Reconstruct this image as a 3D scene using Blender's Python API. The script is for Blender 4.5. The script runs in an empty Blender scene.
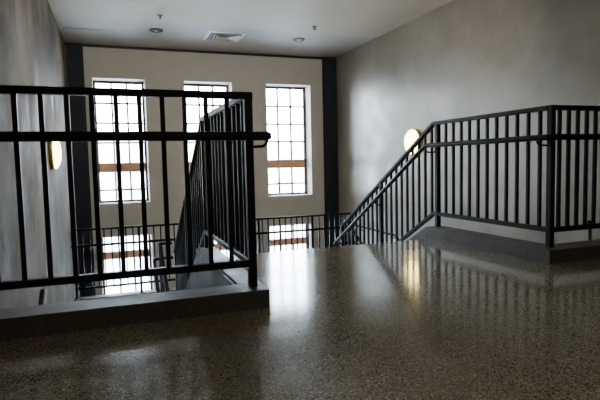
import bpy, bmesh, math, random
from mathutils import Vector, Matrix
random.seed(4)
S = bpy.context.scene
COL = S.collection

# ------------------------------------------------------------------ measured layout (metres, Z up, +Y towards the window wall)
XL, XR, YF, H = -0.689, 4.441, 9.764, 2.907        # side walls, window wall, ceiling
YB = -3.6                                          # wall behind the viewer
YA, XP = 2.57, 0.67                                # left guardrail: front run, corner post
YR, XG = 2.766, 2.944                              # right guardrail: front run, corner post
YN = 4.034                                         # top nosing of the stairs
CURB = 0.097
ZT, ZH, ZB = 1.099, 0.887, 0.222                   # rail heights (centres)
SL = 0.578                                         # slope of the flights
RIS, TRD, NR = 0.175, 0.303, 8
ZLAND = -RIS*NR                                    # landing level
YLAND = YN+TRD*(NR-1)                              # near edge of the landing
YLR = 8.872                                        # rail at the far edge of the landing
ZLOW = 2*ZLAND                                     # lower storey
HR = 0.022

# ------------------------------------------------------------------ materials
def mat(name):
    m = bpy.data.materials.new(name); m.use_nodes = True
    nt = m.node_tree; b = nt.nodes['Principled BSDF']
    return m, nt, b
def N(nt, t, **kw):
    n = nt.nodes.new(t)
    for k, v in kw.items(): setattr(n, k, v)
    return n
def ramp(nt, src, stops):
    r = N(nt, 'ShaderNodeValToRGB'); e = r.color_ramp.elements
    while len(e) < len(stops): e.new(.5)
    for el, (p, c) in zip(e, stops):
        el.position = p; el.color = (*c, 1) if len(c) == 3 else c
    nt.links.new(src, r.inputs[0]); return r
def coords(nt, scale=(1,1,1)):
    tc = N(nt, 'ShaderNodeTexCoord'); mp = N(nt, 'ShaderNodeMapping'); mp.inputs['Scale'].default_value = scale
    nt.links.new(tc.outputs['Object'], mp.inputs['Vector']); return mp.outputs['Vector']
def noise(nt, vec, scale, detail=4, rough=.55):
    n = N(nt, 'ShaderNodeTexNoise'); n.inputs['Scale'].default_value = scale
    n.inputs['Detail'].default_value = detail; n.inputs['Roughness'].default_value = rough
    nt.links.new(vec, n.inputs['Vector']); return n.outputs['Fac']
def mixc(nt, fac, a, b, mode='MIX'):
    m = N(nt, 'ShaderNodeMix', data_type='RGBA', blend_type=mode)
    for sock, v in ((m.inputs[0], fac), (m.inputs[6], a), (m.inputs[7], b)):
        if hasattr(v, 'links'): nt.links.new(v, sock)
        elif isinstance(v, (int, float)): sock.default_value = v
        else: sock.default_value = (*v, 1)
    return m.outputs[2]
def bump(nt, b, h, strength, dist=.01):
    n = N(nt, 'ShaderNodeBump'); n.inputs['Strength'].default_value = strength; n.inputs['Distance'].default_value = dist
    nt.links.new(h, n.inputs['Height']); nt.links.new(n.outputs[0], b.inputs['Normal'])

def m_plaster(name, dark, light, streak, r0, r1, bs, spec=.5, c0=.40, c1=.60, det=5):
    m, nt, b = mat(name); b.inputs['Specular IOR Level'].default_value = spec
    v = coords(nt); vs = coords(nt, streak)
    big = noise(nt, v, 1.1, det, .6); st = noise(nt, vs, 3.0, det, .6)
    mx = N(nt, 'ShaderNodeMath', operation='ADD'); nt.links.new(big, mx.inputs[0]); nt.links.new(st, mx.inputs[1])
    hf = N(nt, 'ShaderNodeMath', operation='MULTIPLY'); hf.inputs[1].default_value = .5; nt.links.new(mx.outputs[0], hf.inputs[0])
    r = ramp(nt, hf.outputs[0], [(c0, dark), (c1, light)])
    nt.links.new(r.outputs[0], b.inputs['Base Color'])
    rr = ramp(nt, st, [(.36, (r0,)*3), (.64, (r1,)*3)]); nt.links.new(rr.outputs[0], b.inputs['Roughness'])
    bump(nt, b, hf.outputs[0], bs, .02)
    return m
M = {}
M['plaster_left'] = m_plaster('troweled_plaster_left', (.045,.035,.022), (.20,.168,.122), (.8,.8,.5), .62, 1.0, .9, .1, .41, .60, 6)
M['plaster_right'] = m_plaster('troweled_plaster_right', (.138,.120,.083), (.24,.212,.162), (.8,.8,.7), .295, .48, .5, .5, .30, .70, 4)
M['plaster_flat'] = m_plaster('painted_wall', (.46,.455,.415), (.49,.485,.44), (1,1,1), .75, .85, .02)
M['ceiling'] = m_plaster('painted_ceiling', (.44,.375,.285), (.47,.405,.31), (1,1,1), .6, .7, .01)
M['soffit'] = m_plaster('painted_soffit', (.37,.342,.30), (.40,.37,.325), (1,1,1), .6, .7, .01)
M['jamb'] = m_plaster('painted_reveal', (.60,.58,.54), (.64,.62,.58), (1,1,1), .6, .7, .01)

def m_simple(name, c, rough, metal=0, var=.12, sc=8, spec=.5):
    m, nt, b = mat(name)
    n = noise(nt, coords(nt), sc, 4)
    r = ramp(nt, n, [(.3, tuple(x*(1-var) for x in c)), (.7, tuple(x*(1+var) for x in c))])
    nt.links.new(r.outputs[0], b.inputs['Base Color'])
    b.inputs['Roughness'].default_value = rough; b.inputs['Metallic'].default_value = metal
    b.inputs['Specular IOR Level'].default_value = spec
    return m
M['rail'] = m_simple('dark_painted_steel', (.008,.0077,.0102), .5, 0, .25, 14, .14)
M['column'] = m_simple('navy_painted_steel', (.013,.016,.027), .55, 0, .15, 5, .3)
M['wood'] = m_simple('stained_window_wood', (.50,.25,.145), .5, 0, .2, 20)
M['muntin'] = m_simple('dark_window_bar', (.085,.042,.032), .5, 0, .2, 20)
M['dark'] = m_simple('dark_fitting', (.02,.02,.02), .5)
M['white_metal'] = m_simple('white_enamel', (.55,.54,.52), .5)
M['concrete'] = m_simple('smooth_concrete', (.36,.34,.31), .45, 0, .15, 3)
M['brass'] = m_simple('aged_brass', (.42,.30,.10), .35, .7, .1)
M['ext'] = m_simple('pale_paving', (.62,.60,.57), .8, 0, .08, .6)
M['ext_wall'] = m_simple('pale_render', (.80,.78,.75), .8, 0, .04, .6)
M['ext_dark'] = m_simple('pale_glazing', (.48,.49,.50), .5, 0, .04, .6)
M['grey_post'] = m_simple('grey_steel', (.10,.10,.105), .4, 0, .15, 9)

def m_terrazzo(name, tones, rough, scale, coat, br=1):
    m, nt, b = mat(name)
    v = coords(nt)
    vo = N(nt, 'ShaderNodeTexVoronoi'); vo.inputs['Scale'].default_value = scale; nt.links.new(v, vo.inputs['Vector'])
    sep = N(nt, 'ShaderNodeSeparateColor'); nt.links.new(vo.outputs['Color'], sep.inputs[0])
    chips = ramp(nt, sep.outputs[0], [(.0, tones[0]), (.38, tones[1]), (.72, tones[2]), (.95, tones[3])])
    chips.color_ramp.interpolation = 'CONSTANT'
    fine = noise(nt, v, scale*2.2, 3); grain = ramp(nt, fine, [(.35, (.75,)*3), (.65, (1.2,)*3)])
    c = mixc(nt, 1.0, chips.outputs[0], grain.outputs[0], 'MULTIPLY')
    big = noise(nt, v, .9, 3); wear = ramp(nt, big, [(.3, (.86,)*3), (.7, (1.1,)*3)])
    c = mixc(nt, 1.0, c, wear.outputs[0], 'MULTIPLY')
    nt.links.new(c, b.inputs['Base Color'])
    rn = noise(nt, v, 2.2, 5, .7); rr = ramp(nt, rn, [(.3, (rough*.75,)*3), (.7, (rough*1.35,)*3)])
    nt.links.new(rr.outputs[0], b.inputs['Roughness'])
    b.inputs['Coat Weight'].default_value = coat; b.inputs['Coat Roughness'].default_value = rough*.45
    wv = noise(nt, v, 5.0, 3); bump(nt, b, wv, .012, .01)
    return m
M['terrazzo'] = m_terrazzo('polished_terrazzo', [(.064,.058,.037), (.178,.166,.115), (.29,.272,.20), (.42,.39,.30)], .115, 250, .1)
M['curb'] = m_terrazzo('polished_dark_curb', [(.045,.040,.035), (.055,.049,.043), (.068,.061,.054), (.085,.076,.068)], .60, 160, 0)
M['tread'] = m_terrazzo('terrazzo_tread', [(.06,.055,.05), (.10,.09,.08), (.17,.155,.135), (.28,.255,.22)], .3, 100, .2)

def m_glass():
    m = bpy.data.materials.new('clear_glass'); m.use_nodes = True; nt = m.node_tree; nt.nodes.clear()
    o = N(nt, 'ShaderNodeOutputMaterial'); t = N(nt, 'ShaderNodeBsdfTransparent'); g = N(nt, 'ShaderNodeBsdfGlossy'); g.inputs['Roughness'].default_value = .02
    f = N(nt, 'ShaderNodeFresnel'); f.inputs[0].default_value = 1.45; mx = N(nt, 'ShaderNodeMixShader')
    n = noise(nt, coords(nt), 1.5); r = ramp(nt, n, [(0, (.93,.95,.96)), (1, (.98,.99,.99))]); nt.links.new(r.outputs[0], t.inputs[0])
    nt.links.new(f.outputs[0], mx.inputs[0]); nt.links.new(t.outputs[0], mx.inputs[1]); nt.links.new(g.outputs[0], mx.inputs[2]); nt.links.new(mx.outputs[0], o.inputs[0])
    return m
M['glass'] = m_glass()
def m_lamp(name, core, strength):
    m, nt, b = mat(name)
    lw = N(nt, 'ShaderNodeLayerWeight'); lw.inputs[0].default_value = .35
    r = ramp(nt, lw.outputs['Facing'], [(.0, core), (.5, (1.0,.70,.22)), (1.0, (.35,.22,.04))])
    nt.links.new(r.outputs[0], b.inputs['Emission Color']); b.inputs['Emission Strength'].default_value = strength
    b.inputs['Base Color'].default_value = (.8,.72,.5,1); b.inputs['Roughness'].default_value = .3
    return m
M['lamp'] = m_lamp('lit_opal_glass', (1.0,.82,.36), 8.0)

# ------------------------------------------------------------------ mesh helpers
def add_box(bm, p0, p1, bev=0):
    x0, y0, z0 = (min(a, b) for a, b in zip(p0, p1)); x1, y1, z1 = (max(a, b) for a, b in zip(p0, p1))
    v = [bm.verts.new(c) for c in ((x0,y0,z0),(x1,y0,z0),(x1,y1,z0),(x0,y1,z0),(x0,y0,z1),(x1,y0,z1),(x1,y1,z1),(x0,y1,z1))]
    fs = [bm.faces.new([v[i] for i in q]) for q in ((0,3,2,1),(4,5,6,7),(0,1,5,4),(1,2,6,5),(2,3,7,6),(3,0,4,7))]
    if bev:
        es = {e for f in fs for e in f.edges}
        bmesh.ops.bevel(bm, geom=list(es), offset=bev, segments=2, profile=.6, affect='EDGES')
def rect_section(w, h, c=.004):
    w, h = w/2, h/2
    return [(-w+c,-h),(w-c,-h),(w,-h+c),(w,h-c),(w-c,h),(-w+c,h),(-w,h-c),(-w,-h+c)]
def round_section(r, n=14):
    return [(r*math.cos(2*math.pi*i/n), r*math.sin(2*math.pi*i/n)) for i in range(n)]
def add_sweep(bm, pts, sec, round_end=False):
    """section swept along a polyline with mitred corners; section x = sideways, y = up"""
    P = [Vector(p) for p in pts]; rings = []; n = len(P)
    D = [(P[i+1]-P[i]).normalized() for i in range(n-1)]
    prev_side = None
    for i in range(n):
        d0 = D[max(i-1, 0)]; d1 = D[min(i, n-2)]
        t = (d0+d1)
        t = t.normalized() if t.length > 1e-6 else d1
        side = d0.cross(Vector((0,0,1)))
        if side.length < 1e-4: side = prev_side or d1.cross(Vector((0,0,1)))
        if side.length < 1e-4: side = Vector((1,0,0))
        side.normalize(); prev_side = side.copy()
        up = side.cross(d0).normalized()
        ring = []
        for a, b in sec:
            q = P[i]+side*a+up*b
            k = (P[i]-q).dot(t)/max(d0.dot(t), .15)      # slide along the incoming segment onto the mitre plane
            ring.append(bm.verts.new(q+d0*k))
        rings.append(ring)
        if i < n-1:      # re-express the section for the next segment
            pass
    m = len(sec)
    for a, b in zip(rings, rings[1:]):
        for j in range(m):
            bm.faces.new((a[j], a[(j+1) % m], b[(j+1) % m], b[j]))
    bm.faces.new(list(reversed(rings[0]))); bm.faces.new(rings[-1])
def add_tube(bm, pts, r, n=14, caps=True):
    """round tube along a smooth polyline (parallel transport)"""
    P = [Vector(p) for p in pts]; k = len(P); rings = []
    T = []
    for i in range(k):
        t = (P[min(i+1, k-1)]-P[max(i-1, 0)]).normalized(); T.append(t)
    a = Vector((0,0,1)) if abs(T[0].z) < .9 else Vector((1,0,0))
    u = T[0].cross(a).normalized()
    for i in range(k):
        u = (u-T[i]*u.dot(T[i])).normalized(); w = T[i].cross(u)
        f = 1.0
        if 0 < i < k-1:
            c = (P[i]-P[i-1]).normalized().dot(T[i]); f = 1/max(c, .6)
        rings.append([bm.verts.new(P[i]+(u*math.cos(2*math.pi*j/n)+w*math.sin(2*math.pi*j/n))*r*f) for j in range(n)])
    for A, B in zip(rings, rings[1:]):
        for j in range(n): bm.faces.new((A[j], A[(j+1) % n], B[(j+1) % n], B[j]))
    if caps:
        for ring, c, d in ((rings[0], P[0], -T[0]), (rings[-1], P[-1], T[-1])):
            prev = ring
            for s in (.45, .8):
                nr = [bm.verts.new(c+(v.co-c)*math.sqrt(1-s*s)+d*r*s) for v in ring]
                for j in range(n): bm.faces.new((prev[j], prev[(j+1) % n], nr[(j+1) % n], nr[j]))
                prev = nr
            tip = bm.verts.new(c+d*r)
            for j in range(n): bm.faces.new((prev[j], prev[(j+1) % n], tip))
    bmesh.ops.recalc_face_normals(bm, faces=bm.faces[:])
def arc(p, q, r, corner, n=6):
    """points of a rounded corner between directions p->corner->q"""
    c = Vector(corner); a = (Vector(p)-c).normalized(); b = (Vector(q)-c).normalized()
    out = []
    for i in range(n+1):
        t = i/n; A = c+a*r*(1-t); B = c+b*r*t
        out.append(A*(1-t)+B*t if False else c+a*r*(1-t)**2+b*r*t**2)
    return out
def rounded(pts, r):
    out = [Vector(pts[0])]
    for i in range(1, len(pts)-1): out += arc(pts[i-1], pts[i+1], r, pts[i])
    return out+[Vector(pts[-1])]
def add_lathe(bm, prof, n=32, axis='Z', org=(0,0,0)):
    """profile of (radius, height) revolved about an axis"""
    o = Vector(org); rings = []
    def pt(r, h, a):
        x, y = r*math.cos(a), r*math.sin(a)
        return o+{'Z': Vector((x,y,h)), 'X': Vector((h,x,y)), 'Y': Vector((x,h,y))}[axis]
    for r, h in prof:
        rings.append([bm.verts.new(pt(max(r,1e-4), h, 2*math.pi*j/n)) for j in range(n)])
    for A, B in zip(rings, rings[1:]):
        for j in range(n): bm.faces.new((A[j], A[(j+1) % n], B[(j+1) % n], B[j]))
    bmesh.ops.remove_doubles(bm, verts=bm.verts[:], dist=2e-4)
    bmesh.ops.recalc_face_normals(bm, faces=bm.faces[:])
def add_prism(bm, poly, x0, x1):
    """polygon in the Y-Z plane extruded along X"""
    a = [bm.verts.new((x0,y,z)) for y, z in poly]; b = [bm.verts.new((x1,y,z)) for y, z in poly]; n = len(poly)
    for i in range(n): bm.faces.new((a[i], a[(i+1) % n], b[(i+1) % n], b[i]))
    bm.faces.new(list(reversed(a))); bm.faces.new(b)
    bmesh.ops.recalc_face_normals(bm, faces=bm.faces[:])
def obj(name, bm, m, parent=None, smooth=False):
    me = bpy.data.meshes.new(name)
    bmesh.ops.recalc_face_normals(bm, faces=bm.faces[:])
    bm.to_mesh(me); bm.free(); me.materials.append(M[m])
    if smooth:
        for p in me.polygons: p.use_smooth = True
    o = bpy.data.objects.new(name, me); COL.objects.link(o)
    if parent is not None:
        o.parent = parent; o.matrix_parent_inverse = Matrix.Translation(parent.matrix_world.translation).inverted() if False else Matrix()
        o.location = -Vector(parent.get('_base', (0,0,0))) if parent.type == 'EMPTY' else Vector((0,0,0))
    return o
def box_obj(name, p0, p1, m, parent=None, bev=0):
    bm = bmesh.new(); add_box(bm, p0, p1, bev); return obj(name, bm, m, parent)
def struct(o, label=None):
    o['kind'] = 'structure'
    if label: o['label'] = label
    return o
def tag(o, label, cat, group=None):
    o['label'] = label; o['category'] = cat
    if group: o['group'] = group
    return o
BASES = {}
def thing(name, label, cat, loc, group=None):
    o = bpy.data.objects.new(name, None); COL.objects.link(o); o.location = loc; o.empty_display_size = .1
    o['_base'] = tuple(loc)
    o['kind'] = 'thing'
    return tag(o, label, cat, group)

# ------------------------------------------------------------------ room shell
T = .3
def slab(parts, name, m, label=None):
    bm = bmesh.new()
    for a, b in parts: add_box(bm, a, b)
    o = obj(name, bm, m)
    return struct(o, label)
slab([((XL,YB,-T),(XR,2.56,0)), ((XP-.06,2.56,-T),(XG+.1,YN,0)), ((XG+.1,2.56,-T),(XR,YR,0))], 'floor', 'terrazzo',
     'polished dark speckled terrazzo floor in front of the stairs')
slab([((XL-.2,YB,ZLOW-.2),(XR+.2,YF+.4,ZLOW))], 'floor_lower', 'concrete', 'floor of the storey below, at the foot of the stairs')
slab([((XL,YB,H),(XR,8.0,H+.2))], 'ceiling', 'ceiling', 'cream painted ceiling over the stairs')
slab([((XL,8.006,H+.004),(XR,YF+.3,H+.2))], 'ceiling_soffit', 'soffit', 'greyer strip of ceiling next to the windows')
slab([((XL-.2,YB-.2,ZLOW),(XL,YF+.4,H+.2))], 'wall_left', 'plaster_left', 'streaky troweled plaster wall on the left')
slab([((XR,YB-.2,ZLOW),(XR+.2,YF+.4,H+.2))], 'wall_right', 'plaster_right', 'mottled troweled plaster wall on the right')
slab([((XL,YB-.2,ZLOW),(XR,YB,H+.2))], 'wall_front', 'plaster_flat', 'plain wall opposite the windows')

# window wall with six openings
WX = [(-0.285, 0.625), (1.322, 2.242), (2.931, 3.885)]
WU, WL_ = (0.080, 2.342), (-2.35, -0.52)
DEP = .33
bm = bmesh.new()
xs = [XL] + [v for w in WX for v in w] + [XR]
zs = [ZLOW, WL_[0], WL_[1], WU[0], WU[1], H+.2]
for i in range(len(xs)-1):
    for j in range(len(zs)-1):
        if i % 2 == 1 and j in (1, 3): continue
        add_box(bm, (xs[i],YF,zs[j]), (xs[i+1],YF+DEP+.06,zs[j+1]))
bmesh.ops.remove_doubles(bm, verts=bm.verts[:], dist=1e-4)
struct(obj('wall_back', bm, 'plaster_flat'), 'grey beige wall with the tall windows')

def window(n, x0, x1, z0, z1, rows, transom, label):
    """rows: list of z of thin bars; transom (za, zb) thick wooden rail"""
    Y0 = YF+DEP-.03; w = .045
    bm = bmesh.new()      # painted reveal lining
    e = .006
    add_box(bm, (x0,YF-.002,z0), (x0+e,Y0,z1)); add_box(bm, (x1-e,YF-.002,z0), (x1,Y0,z1)); add_box(bm, (x0,YF-.002,z1-e), (x1,Y0,z1))
    lin = obj('window_%d' % n, bm, 'jamb'); struct(lin, label)
    box_obj('window_sill', (x0,YF-.004,z0), (x1,Y0,z0+.008), 'jamb', lin)
    bm = bmesh.new()
    add_box(bm, (x0+e,Y0,z0), (x0+e+w,Y0+.05,z1), .004); add_box(bm, (x1-e-w,Y0,z0), (x1-e,Y0+.05,z1), .004)
    add_box(bm, (x0+e+w,Y0,z1-w-e), (x1-e-w,Y0+.05,z1-e), .004); add_box(bm, (x0+e+w,Y0,z0), (x1-e-w,Y0+.05,z0+w), .004)
    obj('window_frame', bm, 'muntin', lin)
    box_obj('transom', (x0+e+w,Y0-.012,transom[0]), (x1-e-w,Y0+.05,transom[1]), 'wood', lin, .005)
    bm = bmesh.new(); b = .018
    a, c = x0+e+w, x1-e-w
    for k in (1, 2):
        xm = a+(c-a)*k/3
        add_box(bm, (xm-b,Y0+.004,transom[1]), (xm+b,Y0+.04,z1-w)); add_box(bm, (xm-b,Y0+.004,z0+w), (xm+b,Y0+.04,transom[0]))
    for z in rows: add_box(bm, (a,Y0+.006,z-b), (c,Y0+.038,z+b))
    obj('muntin', bm, 'muntin', lin)
    box_obj('pane', (a,Y0+.02,z0+w), (c,Y0+.024,z1-w), 'glass', lin)
    L = bpy.data.lights.new('window_portal', 'AREA'); L.shape = 'RECTANGLE'; L.size = x1-x0; L.size_y = z1-z0; L.cycles.is_portal = True
    lo = bpy.data.objects.new('window_portal', L); COL.objects.link(lo)
    lo.location = ((x0+x1)/2, Y0+.10, (z0+z1)/2); lo.rotation_euler = (-math.pi/2, 0, 0)
side = ('left', 'middle', 'right')
for i, (a, b) in enumerate(WX):
    window(i+1, a, b, WU[0], WU[1], (1.93, 1.565, 1.20, .32), (.65, .825), 'tall upper window, the %s one of three, bright daylight outside' % side[i])
for i, (a, b) in enumerate(WX):
    window(i+4, a, b, WL_[0], WL_[1], (-1.33, -1.70, -2.05), (-.99, -.845), 'lower window behind the landing rail, under the %s upper window' % side[i])

# dark strip under the ceiling on the window wall, and joints
struct(box_obj('trim_1', (XL,YF-.03,H-.035), (XR,YF,H+.004), 'column'), 'dark strip where the window wall meets the ceiling')

# steel columns in the two far corners
def column(x0, x1, label):
    t = thing('column', label, 'column', ((x0+x1)/2, YF-.1, ZLOW))
    box_obj('front_flange', (x0,YF-.11,ZLOW), (x1,YF-.09,H-.002), 'column', t, .003)
    box_obj('web', ((x0+x1)/2-.03,YF-.09,ZLOW), ((x0+x1)/2+.03,YF-.02,H-.036), 'column', t)
    box_obj('rear_flange', (x0,YF-.02,ZLOW), (x1,YF-.001,H-.036), 'column', t, .003)
column(-.652, -.40, 'dark navy steel column in the far corner beside the streaky left wall')
column(4.155, 4.435, 'dark navy steel column in the far corner beside the mottled right wall')

# ------------------------------------------------------------------ curbs
def lcurb(name, boxes, x0, x1, yb, label):
    bm = bmesh.new()
    for a, b in boxes: add_box(bm, a, b, .004)
    e = YLAND+.10
    add_prism(bm, [(yb, CURB), (yb, -.42), (e, -.42-SL*(e-yb)), (e, CURB-SL*(e-yb))], x0, x1)
    struct(obj(name, bm, 'curb'), label)
lcurb('trim_2', [((XL,2.466,-.30),(.732,2.652,CURB)), ((.606,2.652,-.30),(.732,3.98,CURB))], .606, .732, 3.98, 'dark polished curb under the left guardrail, running on down the stairs')
lcurb('trim_3', [((2.836,2.662,-.30),(XR,2.86,CURB)), ((2.836,2.86,-.30),(3.03,4.16,CURB))], 2.836, 3.03, 4.16, 'dark polished curb under the right guardrail, running on down the stairs')

# ------------------------------------------------------------------ stairs and landing
def flight(name, x0, x1, ystart, ztop, dirn, label, m='tread'):
    """stepped slab; dirn +1 runs away from the viewer, -1 comes back"""
    up = [(ystart, ztop)]; y, z = ystart, ztop
    for k in range(NR):
        z -= RIS; up.append((y, z))
        if k < NR-1: y += TRD*dirn; up.append((y, z))
    low = [(y, z-.16), (ystart, ztop-.36)]
    bm = bmesh.new(); add_prism(bm, up+low, x0, x1)
    for k in range(NR-1):      # dark nosing strips
        pass
    return struct(obj(name, bm, m), label)
flight('stair_flight', .7325, 2.8355, YN+.001, 0, 1, 'wide terrazzo stair flight going down to the landing')
flight('side_flight', XL, .44, YLAND, ZLAND, -1, 'narrow stair flight going down along the left wall')
flight('side_flight', 3.20, XR, YLAND, ZLAND, -1, 'narrow stair flight going down along the right wall')
slab([((XL,YLAND+.002,ZLAND-.22),(XR,YLR+.10,ZLAND))], 'stair_landing', 'tread', 'half landing in front of the windows')
slab([((XL,YLR-.09,ZLAND),(XR,YLR+.10,ZLAND+.012))], 'trim_4', 'curb', 'dark edging along the far side of the landing')
slab([((.590,2.655,-.45),(.605,YN-.012,CURB-.012))], 'trim_5', 'curb', 'grey face of the floor slab beside the left stairwell')

# ------------------------------------------------------------------ guardrails
RT, RB, BW, PW = (.05,.034), (.036,.036), .0225, .042
def bar(name, pts, wh, parent):
    bm = bmesh.new(); add_sweep(bm, pts, rect_section(*wh)); return obj(name, bm, 'rail', parent)
def upright(name, x, y, z0, z1, w, parent):
    return box_obj(name, (x-w/2,y-w/2,z0), (x+w/2,y+w/2,z1), 'rail', parent, .003)
def pipe(name, pts, r, parent, rr=.09):
    bm = bmesh.new(); add_tube(bm, rounded(pts, rr) if len(pts) > 2 else pts, r); return obj(name, bm, 'rail', parent, True)
def bracket(parent, pts, r=.0075):
    bm = bmesh.new(); add_tube(bm, rounded(pts, .03), r, 10); return obj('bracket', bm, 'rail', parent, True)

# --- left guardrail
LB = 3.93; LE = 6.28; SLL = .60
zl = lambda z, y: z-max(0, y-LB)*SLL
g = thing('stair_guardrail', 'black steel guardrail nearest the viewer, on the left curb, turning and running down the stairs', 'guardrail', (XP,YA,CURB))
bar('top_rail', [(XL+.005,YA,ZT), (XP+.021,YA,ZT)], RT, g)
bar('top_rail', [(XP,YA+.022,ZT), (XP,LB,ZT), (XP,LE,zl(ZT,LE))], RT, g)
bar('bottom_rail', [(XL+.005,YA,ZB), (XP-.02,YA,ZB)], RB, g)
bar('bottom_rail', [(XP,YA+.02,ZB), (XP,LB+.05,ZB), (XP,LE,ZB-(LE-LB-.05)*SLL)], RB, g)
upright('post', XP, YA, CURB-.002, ZT-.012, PW, g)
for y in (LB+.02, 5.1, LE-.08):
    lo = CURB-.002 if y < 3.98 else CURB-SL*(y-3.98)-.004
    upright('post', XP, y, lo, zl(ZT,y)-.012, PW, g)
x = XP-.111
while x > XL+.03:
    upright('baluster', x, YA, ZB+.012, ZT-.012, BW, g); x -= .1066
y = YA+.11
while y < LE-.05:
    if all(abs(y-p) > .05 for p in (LB+.02, 5.1)):
        upright('baluster', XP, y, ZB-max(0, y-LB-.05)*SLL+.005, zl(ZT,y)-.005, BW, g)
    y += .11
h = pipe('handrail', [(XL+.01,YA-.08,ZH), (XP+.080,YA-.08,ZH)], HR+.001, g)
bracket(h, [(XP+.01,YA-.01,ZH-.052), (XP+.07,YA-.08,ZH-.052), (XP+.078,YA-.08,ZH-.01)])
bracket(h, [(-.61,YA-.005,ZH-.05), (-.61,YA-.08,ZH-.05), (-.61,YA-.08,ZH-.01)])

# --- right guardrail
RBD = 4.17; RE = 6.31
zr = lambda z, y: z-max(0, y-RBD)*SL
g = thing('stair_guardrail', 'black steel guardrail on the right curb, bending down along the far side of the stairs', 'guardrail', (XG,YR,CURB))
bar('top_rail', [(XR-.005,YR,ZT), (XG-.021,YR,ZT)], RT, g)
bar('top_rail', [(XG,YR+.022,ZT), (XG,RBD,ZT), (XG,RE,zr(ZT,RE))], RT, g)
bar('bottom_rail', [(XR-.005,YR,ZB), (XG+.02,YR,ZB)], RB, g)
bar('bottom_rail', [(XG,YR+.02,ZB), (XG,RBD,ZB), (XG,RE,zr(ZB,RE))], RB, g)
upright('post', XG, YR, CURB-.002, ZT-.012, PW, g)
for y in (4.11, 5.215, RE):
    lo = CURB-.002 if y < 4.16 else CURB-SL*(y-4.16)-.004
    upright('post', XG, y, lo, zr(ZT,y)-.012, PW, g)
for k in range(1, 17):
    x = XG+.0875*k-.01
    if x < XR-.04: upright('baluster', x, YR, ZB+.012, ZT-.012, BW, g)
y = YR+.10
while y < RE-.05:
    if all(abs(y-p) > .05 for p in (4.11, 5.215)):
        upright('baluster', XG, y, zr(ZB,y)+.005, zr(ZT,y)-.005, BW, g)
    y += .1115
o = .08
h = pipe('handrail', [(XR-.01,YR-o,ZH), (XG-o,YR-o,ZH), (XG-o,4.20,ZH), (XG-o,6.40,ZH-2.20*.582)], HR, g, .05)
bracket(h, [(XG-.015,YR+.015,ZH-.055), (XG-o+.005,YR+.05,ZH-.052), (XG-o,YR+.05,ZH-.01)])
bracket(h, [(XG-.015,4.125,ZH-.065), (XG-o+.005,4.195,ZH-.065), (XG-o,4.195,ZH-.01)])
bracket(h, [(XG,5.215,zr(ZH,5.215)-.055), (XG-o+.01,5.215,zr(ZH,5.215)-.055), (XG-o,5.215,zr(ZH,5.215)-.01)])

# --- landing rail
ZLT, ZLH, ZLB = -.262, -.515, -1.228
g = thing('landing_guardrail', 'long black guardrail on the far edge of the landing, before the lower windows', 'guardrail', (1.9,YLR,ZLAND+.012))
bar('top_rail', [(XL+.02,YLR,ZLT), (XR-.005,YLR,ZLT)], (.045,.032), g)
bar('bottom_rail', [(XL+.02,YLR,ZLB), (XR-.005,YLR,ZLB)], RB, g)
px = [XL+.045, .36, 1.42, 2.45, 3.51, XR-.12]
for x in px: upright('post', x, YLR, ZLAND+.010, ZLT-.01, .042, g)
x = XL+.16
while x < XR-.05:
    if all(abs(x-p) > .045 for p in px): upright('baluster', x, YLR, ZLB+.012, ZLT-.01, BW, g)
    x += .113
h = pipe('handrail', [(XL+.012,YLR-.08,ZLH), (XR-.10,YLR-.08,ZLH)], HR, g)
for x in px[1:5]: bracket(h, [(x,YLR-.01,ZLH-.055), (x,YLR-.07,ZLH-.055), (x,YLR-.08,ZLH-.01)])

# --- inner rails of the two side flights
def inner(xm, xi, sgn, label):
    yt = 6.42; ye = 4.55
    zz = lambda z, y: z-(yt-y)*SL
    g = thing('side_guardrail', label, 'guardrail', (xi,yt,ZLAND))
    bar('top_rail', [(xm,yt,-.215), (xi,yt,-.215)], (.04,.034), g)
    bar('top_rail', [(xi,yt+.02,-.215), (xi,ye,zz(-.215,ye))], (.04,.034), g)
    bar('bottom_rail', [(xi,yt,-1.19), (xi,ye,zz(-1.19,ye))], RB, g)
    upright('post', xi, yt, ZLAND-.001, -.22, PW, g)
    upright('post', xi, ye, zz(ZLAND-.05,ye), zz(-.22,ye), PW, g)
    y = yt-.11
    while y > ye+.05:
        upright('baluster', xi, y, zz(-1.19,y)+.005, zz(-.215,y)-.005, BW, g); y -= .11
    xo = xi+sgn*.08
    h = pipe('handrail', [(xm,yt+.05,-.41), (xo,yt+.05,-.41), (xo,ye,zz(-.41,ye)-.03)], .02, g, .07)
inner(XP-.025, .505, -1, 'short black guardrail dropping down the left side flight, seen behind the near guardrail')
inner(XG+.025, 3.155, 1, 'short black guardrail dropping down the right side flight, behind the right guardrail')

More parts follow.
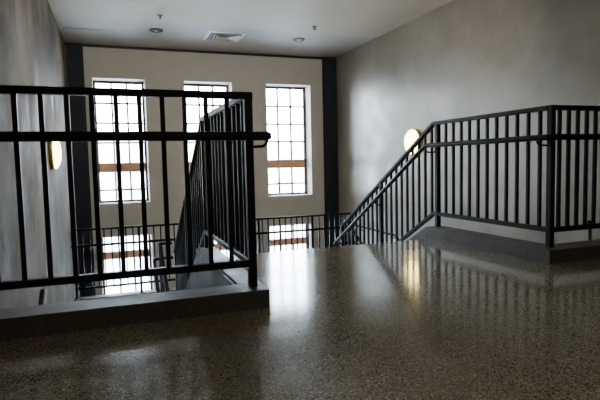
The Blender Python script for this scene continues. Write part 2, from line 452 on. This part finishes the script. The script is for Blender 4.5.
# --- wall handrails
t = thing('wall_handrail', 'thin dark handrail fixed to the right wall beside the landing', 'handrail', (XR-.08,8.7,-.5))
h = pipe('rail', [(XR-.08,8.76,-.485), (XR-.08,7.25,-.497), (XR-.08,5.2,-.497-2.05*SL)], .02, t, .06)
for y in (8.5, 7.4): bracket(t, [(XR-.003,y,-.56), (XR-.08,y,-.56), (XR-.08,y,-.505)])
t = thing('wall_handrail', 'dark handrail end fixed low on the streaky left wall', 'handrail', (XL+.08,4.66,-.27))
pipe('rail', [(XL+.09,4.66,-.285), (XL+.09,3.2,-.285-1.46*SL)], .026, t)
for y in (4.5, 3.6): bracket(t, [(XL+.003,y,-.46-(4.66-y)*SL), (XL+.09,y,-.46-(4.66-y)*SL), (XL+.09,y,-.31-(4.66-y)*SL)])
t = thing('post', 'short grey post with a dark cap behind the far right balusters', 'post', (4.10,3.40,-.30))
bm = bmesh.new(); add_tube(bm, [(4.10,3.40,-.3), (4.10,3.40,.10)], .018, 12, False); obj('shaft', bm, 'grey_post', t, True)
bm = bmesh.new(); add_lathe(bm, [(.001,.10),(.026,.10),(.028,.13),(.022,.155),(.001,.16)], 16, 'Z', (4.10,3.40,0)); obj('post_cap', bm, 'rail', t, True)

# ------------------------------------------------------------------ wall lamps
def sconce(x, y, z, sgn, label):
    t = thing('wall_lamp', label, 'wall lamp', (x,y,z), 'round wall lamps')
    R = .195
    bm = bmesh.new(); add_lathe(bm, [(0,0.001*sgn),(R,.001*sgn),(R+.006,.012*sgn),(R+.006,.040*sgn),(R-.008,.046*sgn),(0,.046*sgn)], 40, 'X', (x,y,z)); obj('back_plate', bm, 'brass', t, True)
    prof = [(R*math.cos(a), (.046+.070*math.sin(a))*sgn) for a in [i*math.pi/2/10 for i in range(11)]]
    bm = bmesh.new(); add_lathe(bm, prof, 40, 'X', (x,y,z)); obj('lamp_shade', bm, 'lamp', t, True)
sconce(XL, 6.66, .935, 1, 'round domed wall lamp glowing on the streaky left wall, seen between balusters')
sconce(XR, 6.80, 1.035, -1, 'round domed wall lamp glowing on the mottled right wall above the sloping rail')

# ------------------------------------------------------------------ ceiling fittings
ZC = H+.004
def downlight(x, y, label):
    t = thing('downlight', label, 'downlight', (x,y,ZC), 'ceiling downlights')
    bm = bmesh.new(); add_lathe(bm, [(.108,0),(.106,-.014),(.088,-.020),(.082,-.006),(.082,0)], 36, 'Z', (x,y,ZC)); obj('trim_ring', bm, 'dark', t, True)
    bm = bmesh.new(); add_lathe(bm, [(.083,-.002),(.075,-.010),(.045,-.013),(.0,-.014)], 36, 'Z', (x,y,ZC)); obj('lens', bm, 'dark', t, True)
    bm = bmesh.new(); add_lathe(bm, [(.022,-.010),(.020,-.024),(0,-.028)], 20, 'Z', (x,y,ZC)); obj('lamp', bm, 'white_metal', t, True)
downlight(.745, 8.46, 'dark round downlight in the ceiling to the left of the air vent')
downlight(3.156, 8.43, 'dark round downlight in the ceiling to the right of the air vent')
def sprinkler(x, y, label):
    t = thing('ceiling_sprinkler', label, 'sprinkler', (x,y,H), 'ceiling sprinklers')
    bm = bmesh.new(); add_lathe(bm, [(0,0),(.042,0),(.038,-.012),(0,-.014)], 24, 'Z', (x,y,H)); obj('escutcheon', bm, 'grey_post', t, True)
    bm = bmesh.new(); add_lathe(bm, [(.014,-.012),(.014,-.025),(.010,-.040),(.004,-.046)], 16, 'Z', (x,y,H)); obj('body', bm, 'dark', t, True)
    bm = bmesh.new(); add_lathe(bm, [(0,-.044),(.024,-.044),(.024,-.049),(0,-.049)], 20, 'Z', (x,y,H)); obj('deflector', bm, 'dark', t)
sprinkler(.735, 7.62, 'small sprinkler head on the ceiling near the left downlight')
sprinkler(3.11, 7.58, 'small sprinkler head on the ceiling near the right downlight')
# four-way air diffuser
cx, cy, a = 1.86, 8.585, .31
t = thing('air_vent', 'square louvered air vent set in the ceiling between the downlights', 'vent', (cx,cy,ZC))
def ring(bm, o, i, z0, z1, w=.004):
    """square sloping louver ring from half-size o at z0 to half-size i at z1"""
    A = [bm.verts.new((cx+sx*o,cy+sy*o,z0)) for sx, sy in ((-1,-1),(1,-1),(1,1),(-1,1))]
    B = [bm.verts.new((cx+sx*i,cy+sy*i,z1)) for sx, sy in ((-1,-1),(1,-1),(1,1),(-1,1))]
    A2 = [bm.verts.new(v.co+Vector((0,0,w))) for v in A]; B2 = [bm.verts.new(v.co+Vector((0,0,w))) for v in B]
    for k in range(4):
        n = (k+1) % 4
        bm.faces.new((A[k],A[n],B[n],B[k])); bm.faces.new((A2[k],B2[k],B2[n],A2[n])); bm.faces.new((A[k],A2[k],A2[n],A[n])); bm.faces.new((B[k],B[n],B2[n],B2[k]))
bm = bmesh.new(); ring(bm, a, a-.05, ZC-.008, ZC-.016); obj('frame', bm, 'white_metal', t)
box_obj('throat', (cx-a+.04,cy-a+.04,ZC-.004), (cx+a-.04,cy+a-.04,ZC-.001), 'dark', t)
for k in range(4):
    o_ = a-.075-k*.055
    bm = bmesh.new(); ring(bm, o_+.004, o_-.022, ZC-.030, ZC-.006); obj('louver', bm, 'white_metal', t)
def panel(x0, y0, x1, y1, label):
    t = thing('ceiling_access_panel', label, 'access panel', ((x0+x1)/2,(y0+y1)/2,ZC))
    box_obj('panel', (x0+.008,y0+.008,ZC-.006), (x1-.008,y1-.008,ZC-.0005), 'soffit', t)
    bm = bmesh.new()
    for p, q in (((x0,y0),(x1,y0+.006)),((x0,y1-.006),(x1,y1)),((x0,y0+.006),(x0+.006,y1-.006)),((x1-.006,y0+.006),(x1,y1-.006))):
        add_box(bm, (*p,ZC-.002), (*q,ZC-.0005))
    obj('rim', bm, 'grey_post', t)
panel(XL+.06, 8.68, .12, 9.52, 'flush square access panel in the ceiling above the left window')
panel(3.25, 8.95, 3.72, 9.35, 'flush square access panel in the ceiling near the right column')

# ------------------------------------------------------------------ outside
slab([((-30,YF+.6,-3.4),(34,60,-3.2))], 'ground', 'ext', 'pale paved ground outside the windows')
bm = bmesh.new(); add_box(bm, (-8,34,-3.2), (16,40,2.4))
facade = obj('building', bm, 'ext_wall'); tag(facade, 'pale washed out building far outside the windows', 'building')
for k in range(9):
    for zz in (-1.6, .35):
        box_obj('window', (-7+k*2.55,33.95,zz), (-5.8+k*2.55,34.0,zz+1.2), 'ext_dark', facade)
w = bpy.data.worlds.new('sky'); S.world = w; w.use_nodes = True; nt = w.node_tree
bg = nt.nodes['Background']
tc = N(nt, 'ShaderNodeTexCoord'); sp = N(nt, 'ShaderNodeSeparateXYZ'); nt.links.new(tc.outputs['Generated'], sp.inputs[0])
r = ramp(nt, sp.outputs[2], [(0, (.88,.94,1)), (.25, (.74,.86,1)), (1, (.55,.73,1))]); nt.links.new(r.outputs[0], bg.inputs[0])
bg.inputs[1].default_value = 24.0

# unseen fill lights added to brighten the interior, no fittings belong to them
def lamp(name, loc, power, color, size=.15, kind='POINT', rot=None, sy=None):
    L = bpy.data.lights.new(name, kind); L.energy = power; L.color = color
    if kind == 'POINT': L.shadow_soft_size = size
    else:
        L.size = size
        if sy: L.shape = 'RECTANGLE'; L.size_y = sy
    o = bpy.data.objects.new(name, L); COL.objects.link(o); o.location = loc
    if rot: o.rotation_euler = rot
lamp('hall_fill', (1.6,-1.2,H-.05), 19, (1,.86,.66), 1.2, 'AREA', (0,0,0), .6)  # added warm fill behind the viewer, lifts the dark near rails
lamp('stair_fill', (1.7,4.2,H-.12), 34, (1,.94,.86), 2.4, 'AREA', (math.radians(82),0,0), .18)  # added fill above the frame, aimed at the window wall to brighten it

# ------------------------------------------------------------------ camera
F, PITCH, ROLL, YAW, HC = 503.08, .0732, -.0224, .3536, .7449
fw = Vector((math.sin(YAW), math.cos(YAW), 0)); rt = Vector((math.cos(YAW), -math.sin(YAW), 0)); up = Vector((0,0,1))
fw2 = fw*math.cos(PITCH)-up*math.sin(PITCH); up2 = up*math.cos(PITCH)+fw*math.sin(PITCH)
rt3 = rt*math.cos(ROLL)+up2*math.sin(ROLL); up3 = -rt*math.sin(ROLL)+up2*math.cos(ROLL)
cam = bpy.data.cameras.new('camera'); co = bpy.data.objects.new('camera', cam); COL.objects.link(co)
cam.sensor_width = 36; cam.lens = F/600*36; cam.clip_start = .02
m = Matrix((rt3, up3, -fw2)).transposed().to_4x4(); m.translation = (0,0,HC); co.matrix_world = m
S.camera = co
S.view_settings.view_transform = 'AgX'
S.view_settings.look = 'None'
S.view_settings.exposure = 1.22
S.cycles.max_bounces = 10; S.cycles.diffuse_bounces = 6; S.cycles.glossy_bounces = 5
S.cycles.sample_clamp_indirect = 60
for o_ in COL.objects:
    if '_base' in o_: del o_['_base']
